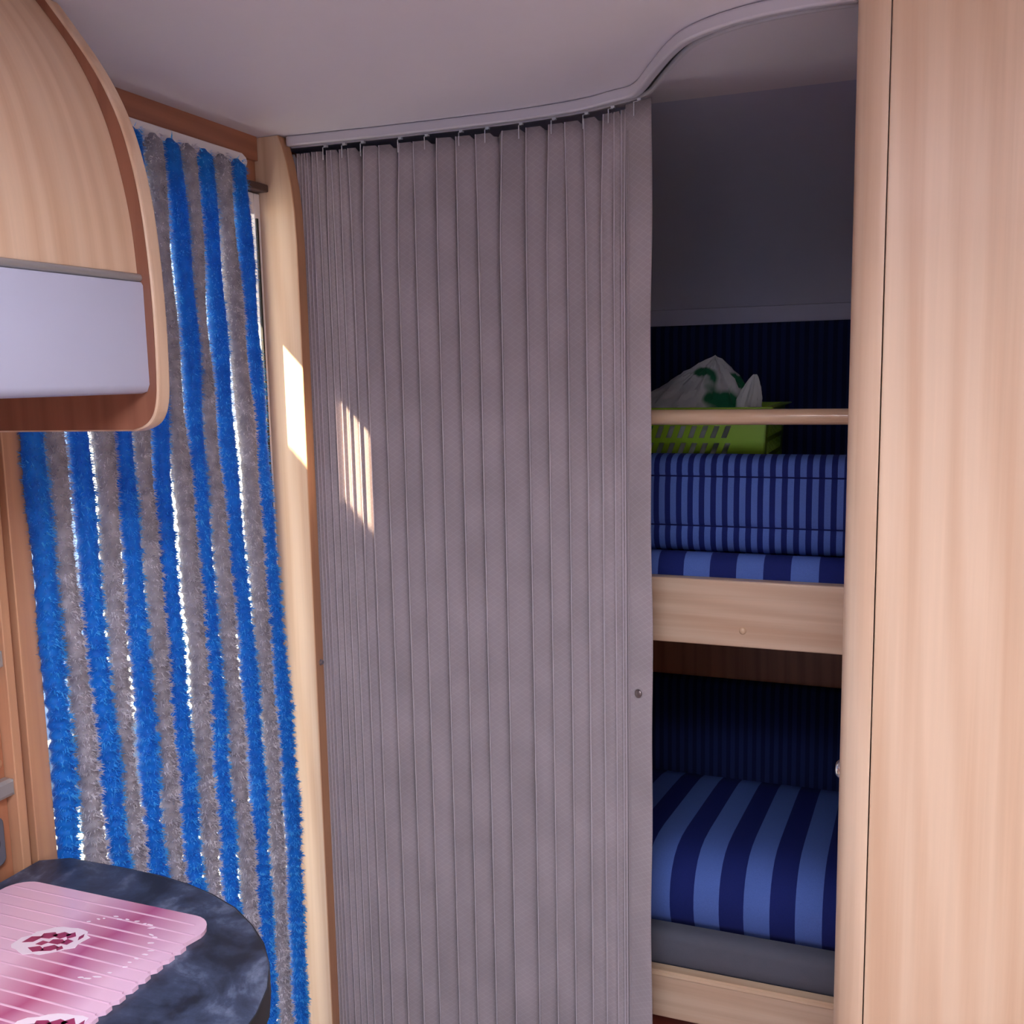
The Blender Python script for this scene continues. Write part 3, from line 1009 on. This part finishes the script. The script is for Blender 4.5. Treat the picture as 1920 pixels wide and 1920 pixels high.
for z in (1.2230, 1.3125):
    build('piping', MB().tube([(CX0, 1.8035, z), (-0.5, 1.8035, z), (CX1, 1.8035, z)], 0.0018, 8), NAVYP, t, smooth=True)

# back cushion standing on the upper bunk along the rear wall
STRIPE_SHADED = striped('shaded_stripe_back', 0.0206, -0.3515, -0.55, (0.014, 0.022, 0.085, 1), (0.006, 0.010, 0.050, 1), 0.52)  # narrow stripe cloth again, darkened to carry the shade deep in the bunk
t = thing('back_cushion', (-0.55, 2.395, 1.18), 'shade-darkened striped cushion standing along the upper bunk rear wall', 'cushion', 'back cushions')
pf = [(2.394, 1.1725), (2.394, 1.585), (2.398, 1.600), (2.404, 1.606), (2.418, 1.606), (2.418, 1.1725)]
build('cover', MB().extrude(pf, 'x', -1.08, WX - 0.004), STRIPE_SHADED, t, smooth=True, angle=60)

# lower bunk
t = thing('bunk', (-0.55, 1.70, 0.0), 'pale wooden front board and base of the lower bunk', 'bunk', 'bunks')
fb = build('front_board', MB().box(-1.035, WX - 0.0006, BD, BD + 0.022, 0.326, 0.408), W_X, t, bevel=0.002)
build('lip', MB().extrude([(BD - 0.003, 0.4085), (BD - 0.003, 0.4155), (BD, 0.418), (BD + 0.020, 0.418), (BD + 0.022, 0.4155), (BD + 0.022, 0.4085)], 'x', -1.035, WX - 0.0006), W_DOWEL, fb)
RED = wood('red_brown_plinth', 'x', light=(132, 62, 48), dark=(112, 50, 40), seed=6.0)
build('plinth', MB().box(-1.10, WX - 0.0006, BD + 0.05, BD + 0.066, 0.0, 0.3955), RED, t)
build('base_plate', MB().box(-1.10, WX - 0.0006, BD + 0.0225, YB - 0.002, 0.396, 0.408), W_DARK, t)
WIDE_L = striped('broad_stripe_lower', 0.0900, -0.335, -0.55, BLUE_L, NAVY, 0.51)
t = thing('mattress', (-0.55, 2.05, 0.4085), 'plump broad blue striped mattress in the lower bunk', 'mattress', 'bunk mattresses')
build('grey_base', MB().extrude([(1.722, 0.409), (1.7135, 0.418), (1.7130, 0.435), (1.7145, 0.462), (1.720, 0.474), (1.735, 0.478), (2.38, 0.478), (2.38, 0.409)], 'x', -1.09, WX - 0.004), GREYCLOTH, t, smooth=True, angle=60)
lm = [(1.752, 0.4785), (1.741, 0.497), (1.735, 0.520), (1.735, 0.543), (1.741, 0.565), (1.754, 0.583), (1.775, 0.597), (1.805, 0.6055), (1.845, 0.607), (1.90, 0.602), (1.98, 0.591), (2.08, 0.577), (2.18, 0.563), (2.27, 0.549), (2.33, 0.535), (2.36, 0.51), (2.365, 0.4785)]
build('striped_cover', MB().extrude(lm, 'x', -1.09, WX - 0.004), WIDE_L, t, smooth=True, angle=60)
t = thing('back_cushion', (-0.55, 2.395, 0.5), 'shade-darkened striped cushion standing along the lower bunk rear wall', 'cushion', 'back cushions')
build('cover', MB().extrude([(2.385, 0.409), (2.385, 0.735), (2.392, 0.748), (2.402, 0.753), (2.418, 0.753), (2.418, 0.409)], 'x', -1.08, WX - 0.004), STRIPE_SHADED, t, smooth=True, angle=60)

# ================================================================== green basket and carrier bag
GZ = 1.1726
t = thing('laundry_basket', (-0.439, 2.127, GZ), 'lime green perforated plastic basket behind the striped box cushion', 'basket')
bx0, bx1, by0, by1, gh = -0.620, -0.258, 1.985, 2.270, 0.2535


def taper(x, y, z):
    k_ = (z - GZ) / gh
    cx, cy = (bx0 + bx1) / 2, (by0 + by1) / 2
    s_ = 1 + 0.075 * k_
    return (cx + (x - cx) * s_, cy + (y - cy) * s_, z)


def wall_piece(mb_, a_, b_, quad, thick):
    """quad: four (u,z) on a wall from a_ to b_; u in metres from a_"""
    A, B_ = Vector(a_), Vector(b_)
    L = (B_ - A).length
    d_ = (B_ - A) / L
    nn_ = Vector((d_.y, -d_.x))
    vs_ = []
    for o_ in (0, -thick):
        for u, z in quad:
            p = A + d_ * u + nn_ * o_
            vs_.append(taper(p.x, p.y, z))
    mb_.add(vs_, [(0, 1, 2, 3), (7, 6, 5, 4), (0, 4, 5, 1), (1, 5, 6, 2), (2, 6, 7, 3), (3, 7, 4, 0)])


def basket_wall(a_, b_, margin):
    mb_ = MB()
    L = (Vector(b_) - Vector(a_)).length
    rows_ = []
    top_z = GZ + gh - 0.033
    while top_z - 0.0235 > GZ + 0.012:
        rows_.append((top_z - 0.0235, top_z))
        top_z -= 0.0335
    solid = [GZ] + [v for r_ in reversed(rows_) for v in r_] + [GZ + gh]
    for z0_, z1_ in zip(solid[0::2], solid[1::2]):
        wall_piece(mb_, a_, b_, [(0, z0_), (L, z0_), (L, z1_), (0, z1_)], 0.003)
    for z0_, z1_ in rows_:
        sl = 0.008
        wall_piece(mb_, a_, b_, [(0, z0_), (margin * 0.6, z0_), (margin * 0.6 + sl, z1_), (0, z1_)], 0.003)
        u = margin * 0.6 + 0.0095
        pitch_, bar = 0.0205, 0.0108
        while u + pitch_ < L - margin:
            wall_piece(mb_, a_, b_, [(u, z0_), (u + bar, z0_), (u + bar + sl, z1_), (u + sl, z1_)], 0.003)
            u += pitch_
        wall_piece(mb_, a_, b_, [(u, z0_), (L, z0_), (L, z1_), (u + sl, z1_)], 0.003)
    return mb_


c4 = [(bx0, by0), (bx1, by0), (bx1, by1), (bx0, by1)]
for k in range(4):
    build('wall', basket_wall(c4[k], c4[(k + 1) % 4], 0.060 if k in (0, 2) else 0.04), GREEN, t)
build('floor_plate', MB().box(bx0 + 0.001, bx1 - 0.001, by0 + 0.001, by1 - 0.001, GZ + 0.0002, GZ + 0.003), GREEN, t)
z1_ = GZ + gh
rim = [taper(x, y, z1_) for x, y in c4]
pts = [(p[0], p[1]) for p in rim]
mb = MB()
ro = 0.012
vs_ = []
for (sx, sy), p in zip(((-1, -1), (1, -1), (1, 1), (-1, 1)), pts):
    vs_.append([(p[0] - sx * 0.004, p[1] - sy * 0.004, z1_), (p[0] + sx * ro, p[1] + sy * ro, z1_), (p[0] + sx * ro, p[1] + sy * ro, z1_ + 0.003), (p[0] - sx * 0.004, p[1] - sy * 0.004, z1_ + 0.003)])
flat = [q for r_ in vs_ for q in r_]
fs_ = []
for k in range(4):
    k2 = (k + 1) % 4
    for m_ in range(4):
        m2 = (m_ + 1) % 4
        fs_.append((k * 4 + m_, k2 * 4 + m_, k2 * 4 + m2, k * 4 + m2))
mb.add(flat, fs_)
build('rim', mb, GREEN, t, bevel=0.001)

t = thing('carrier_bag', (-0.44, 2.12, GZ + 0.0035), 'crumpled white plastic bag with green print inside the basket', 'bag')


def noise2(u, v, s=0.0):
    return (math.sin(7.1 * u + 3.3 * v + s) + math.sin(13.7 * u - 9.1 * v + 1.3 + s) * 0.6 + math.sin(23 * u + 17 * v + 2.1 * s) * 0.45 + math.sin(41 * v - 31 * u + s) * 0.25) / 2.3


def bag_fn(u, v):
    a = 2 * math.pi * u
    # v 0 bottom .. 1 closed top, an irregular pointed heap
    k_ = min(1.0, v / 0.68)
    rr = 1.0 if v < 0.62 else max(0.0, 1 - ((v - 0.62) / 0.38) ** 1.15) ** 0.85
    fold = 1 + 0.05 * noise2(a, v * 6, 0.4) + (0.09 * abs(math.sin(8 * a + 4 * v)) + 0.06 * abs(math.sin(14.5 * a - 6 * v)) - 0.07) * max(0, v - 0.40) * 1.8
    x = -0.440 + 0.070 * max(0, v - 0.5) * 2 + 0.155 * rr * fold * math.cos(a)
    y_ = 2.125 + 0.118 * rr * fold * math.sin(a)
    z = GZ + 0.0045 + 0.350 * v + 0.006 * noise2(a * 2, v * 9, 2.0) * (1 if 0.02 < v else 0)
    return (x, y_, z)


build('body', MB().grid(bag_fn, 96, 44), BAG, t, smooth=True, angle=28)


def ear_fn(cx, cy, h, w, tilt, s):
    def fn(u, v):
        a = 2 * math.pi * u
        rr = math.sin(math.pi * (0.18 + 0.80 * v)) ** 0.7
        fold = 1 + 0.16 * math.sin(9 * a + 3 * v + s) + 0.08 * noise2(a, v * 4, s)
        return (cx + tilt * v + w * rr * fold * math.cos(a) * 0.9, cy + w * 0.55 * rr * fold * math.sin(a), GZ + 0.20 + h * v)
    return fn


build('handle', MB().grid(ear_fn(-0.306, 2.06, 0.118, 0.026, 0.026, 0.7), 48, 24), BAG, t, smooth=True, angle=28)

# ================================================================== chenille fly curtain
SX = -1.074
t = thing('fly_curtain', (SX, 1.28, 0.03), 'blue and grey chenille strand fly curtain hanging in the doorway', 'curtain')
hp = [(1.010, 1.866), (1.535, 1.866), (1.548, 1.869), (1.553, 1.878), (1.549, 1.886), (1.538, 1.8915), (1.010, 1.8915)]
build('header_bar', MB().extrude(hp, 'x', -1.1095, -1.090), WHITE, t, bevel=0.002)
YS = [1.021, 1.060, 1.104, 1.145, 1.188, 1.229, 1.269, 1.313, 1.358, 1.398, 1.444, 1.494, 1.541]


def strand(idx, yc, length_bottom):
    """bumpy core with a dense pile of short tufts"""
    r_ = np.random.default_rng(100 + idx)
    z_top, z_bot = 1.872, length_bottom
    ytop = 1.018 + (yc - 1.026) * 0.936 - (0.006 if idx == 0 else 0)
    ph = r_.uniform(0, 6.28, 6)

    def centre(z):
        k_ = np.clip((1.87 - z) / 0.9, 0, 1.4)
        y_ = ytop + (yc - ytop) * k_ ** 0.8
        y_ = y_ + 0.0022 * np.sin(9 * z + ph[0]) + 0.0014 * np.sin(23 * z + ph[1])
        x_ = SX + 0.004 * np.sin(4 * z + ph[2]) * np.clip((1.85 - z) * 4, 0, 1)
        return x_, y_

    def swell(z, a):
        low = np.clip((1.55 - z) / 0.5, 0.25, 1.0)
        return 1 + low * (0.12 * np.sin(2 * np.pi * z / 0.0175 + 1.2 * np.sin(a + ph[3]) + 3 * np.sin(11 * z + ph[5]) + 2.2 * np.sin(47 * z + ph[2])) + 0.05 * np.sin(2 * np.pi * z / 0.037 + 2 * a + ph[4])) + 0.05 * np.sin(31 * z + ph[1])
    core = 0.0148
    nz_, na = 460, 12
    zz = np.linspace(z_top, z_bot, nz_)
    aa = np.linspace(0, 2 * np.pi, na, endpoint=False)
    Z, A = np.meshgrid(zz, aa, indexing='ij')
    X0, Y0 = centre(Z)
    endr = np.clip((z_top + 0.002 - Z) / 0.012, 0.3, 1) * np.clip((Z - z_bot + 0.002) / 0.012, 0.3, 1)
    Rr = core * swell(Z, A) * endr
    V = np.stack([X0 + Rr * np.cos(A), Y0 + Rr * np.sin(A), Z], -1).reshape(-1, 3)
    i = np.arange(nz_ - 1)[:, None] * na
    j = np.arange(na)[None, :]
    j2 = (j + 1) % na
    F4 = np.stack([i + j, i + j2, i + na + j2, i + na + j], -1).reshape(-1, 4)
    # tufts
    N = 26000
    tz = r_.uniform(z_bot, z_top, N)
    ta = r_.uniform(0, 2 * np.pi, N)
    keep = r_.uniform(0, 1, N) < np.clip((swell(tz, ta) - 0.90) * 4.5, 0.30, 1.0)
    tz, ta = tz[keep], ta[keep]
    N = len(tz)
    cx, cy = centre(tz)
    sw = swell(tz, ta)
    r0 = core * sw * 0.93
    ln = r_.uniform(0.0040, 0.0090, N) * sw
    droop = r_.normal(-0.15, 0.45, N)
    tw = r_.normal(0, 0.35, N)
    wid = r_.uniform(0.0006, 0.0014, N)
    dirx, diry = np.cos(ta + tw), np.sin(ta + tw)
    bx, by = cx + r0 * np.cos(ta), cy + r0 * np.sin(ta)
    tx, ty = -np.sin(ta), np.cos(ta)
    p0 = np.stack([bx + tx * wid, by + ty * wid, tz + wid * 0.5], -1)
    p1 = np.stack([bx - tx * wid, by - ty * wid, tz - wid * 0.5], -1)
    p2 = np.stack([bx + dirx * ln, by + diry * ln, tz + droop * ln], -1)
    T = np.stack([p0, p1, p2], 1).reshape(-1, 3)
    VV = np.concatenate([V, T]) - np.array(t.location)
    nv, n4 = len(VV), len(F4)
    me = bpy.data.meshes.new('strand')
    me.vertices.add(nv)
    me.vertices.foreach_set('co', VV.astype(np.float32).ravel())
    tri = (len(V) + np.arange(3 * N)).astype(np.int32)
    me.loops.add(n4 * 4 + 3 * N)
    me.loops.foreach_set('vertex_index', np.concatenate([F4.ravel().astype(np.int32), tri]))
    me.polygons.add(n4 + N)
    starts = np.concatenate([np.arange(n4) * 4, n4 * 4 + np.arange(N) * 3]).astype(np.int32)
    me.polygons.foreach_set('loop_start', starts)
    me.update(calc_edges=True)
    me.validate()
    me.shade_smooth()
    me.materials.append(BLUE_CH if idx % 2 == 0 else GREY_CH)
    me.materials.append(BLUE_TUFT if idx % 2 == 0 else GREY_TUFT)
    me.polygons.foreach_set('material_index', np.concatenate([np.zeros(n4), np.ones(N)]).astype(np.int32))
    o = bpy.data.objects.new('strand', me)
    COL.objects.link(o)
    o.parent = t
    tag(o, 'fluffy blue chenille strand' if idx % 2 == 0 else 'fluffy grey chenille strand')
    return o


for i, yc in enumerate(YS):
    strand(i, yc, 0.05 + 0.012 * math.sin(i * 2.3))

# ================================================================== outdoors
tag(build('ground', MB().box(-40, -1.2, -40, 40, -0.50, -0.45), GROUND), 'pale gravel ground outside the doorway', None, None, 'structure')
t = thing('added_sun_case', (-1.28, 0.6, 1.893), 'white case added outside above the doorway to bound the sun patch', 'sun_blocker')  # added box; its lower edge cuts the top of the sun patch
build('case', MB().box(-1.400, -1.162, -1.8, 2.4, 1.893, 2.02), WHITE, t, bevel=0.01, seg=3)
build('end_cap', MB().box(-1.402, -1.161, 2.401, 2.42, 1.891, 2.022), WHITE, t)
t = thing('added_sun_screen', (-2.9, 0.6, -0.45), 'cream canvas sun screen on poles, added outside to shape the sun patch', 'sun_screen')
build('screen_cloth', MB().grid(lambda u, v: (-1.86 - 2.2 * u, -2.2 + 5.2 * v, 2.20 - 0.10 * math.sin(math.pi * u) * math.sin(math.pi * v) + 0.06 * abs(2 * u - 1) - 0.06), 16, 16), CANVAS, t, smooth=True, solid=0.004)  # added sun screen; its inner edge cuts the bottom of the sun patch
build('streak_blocker', MB().grid(lambda u, v: (-1.402 - 0.46 * u, -1.75 + (3.130 - 0.253 * u) * v, 2.015 + 0.13 * u), 4, 10), CANVAS, t, solid=0.003)  # added to stop sun streaks falling between the strands
for px, py in ((-1.90, -2.15), (-4.0, -2.15), (-1.90, 2.95), (-4.0, 2.95)):
    build('pole', MB().tube([(px, py, -0.45), (px, py, 1.0), (px, py, 2.195)], 0.016, 12), ALU, t, smooth=True)

t = thing('pale_backdrop', (-4.3, 3.9, -0.45), 'pale blue cloth backdrop added far outside the doorway', 'pale_backdrop')  # added pale surface, tones down the white gap beside the first strand
PALEB = canvas('pale_blue_cloth', srgb(168, 190, 226))
build('cloth', MB().grid(lambda u, v: (-4.3 + 0.03 * math.sin(9 * u), 3.0 + 1.35 * u, -0.42 + 1.9 * v), 24, 8), PALEB, t, smooth=True, solid=0.004)
for py in (2.98, 4.37):
    build('pole', MB().tube([(-4.3, py, -0.45), (-4.3, py, 0.6), (-4.3, py, 1.55)], 0.014, 12), ALU, t, smooth=True)
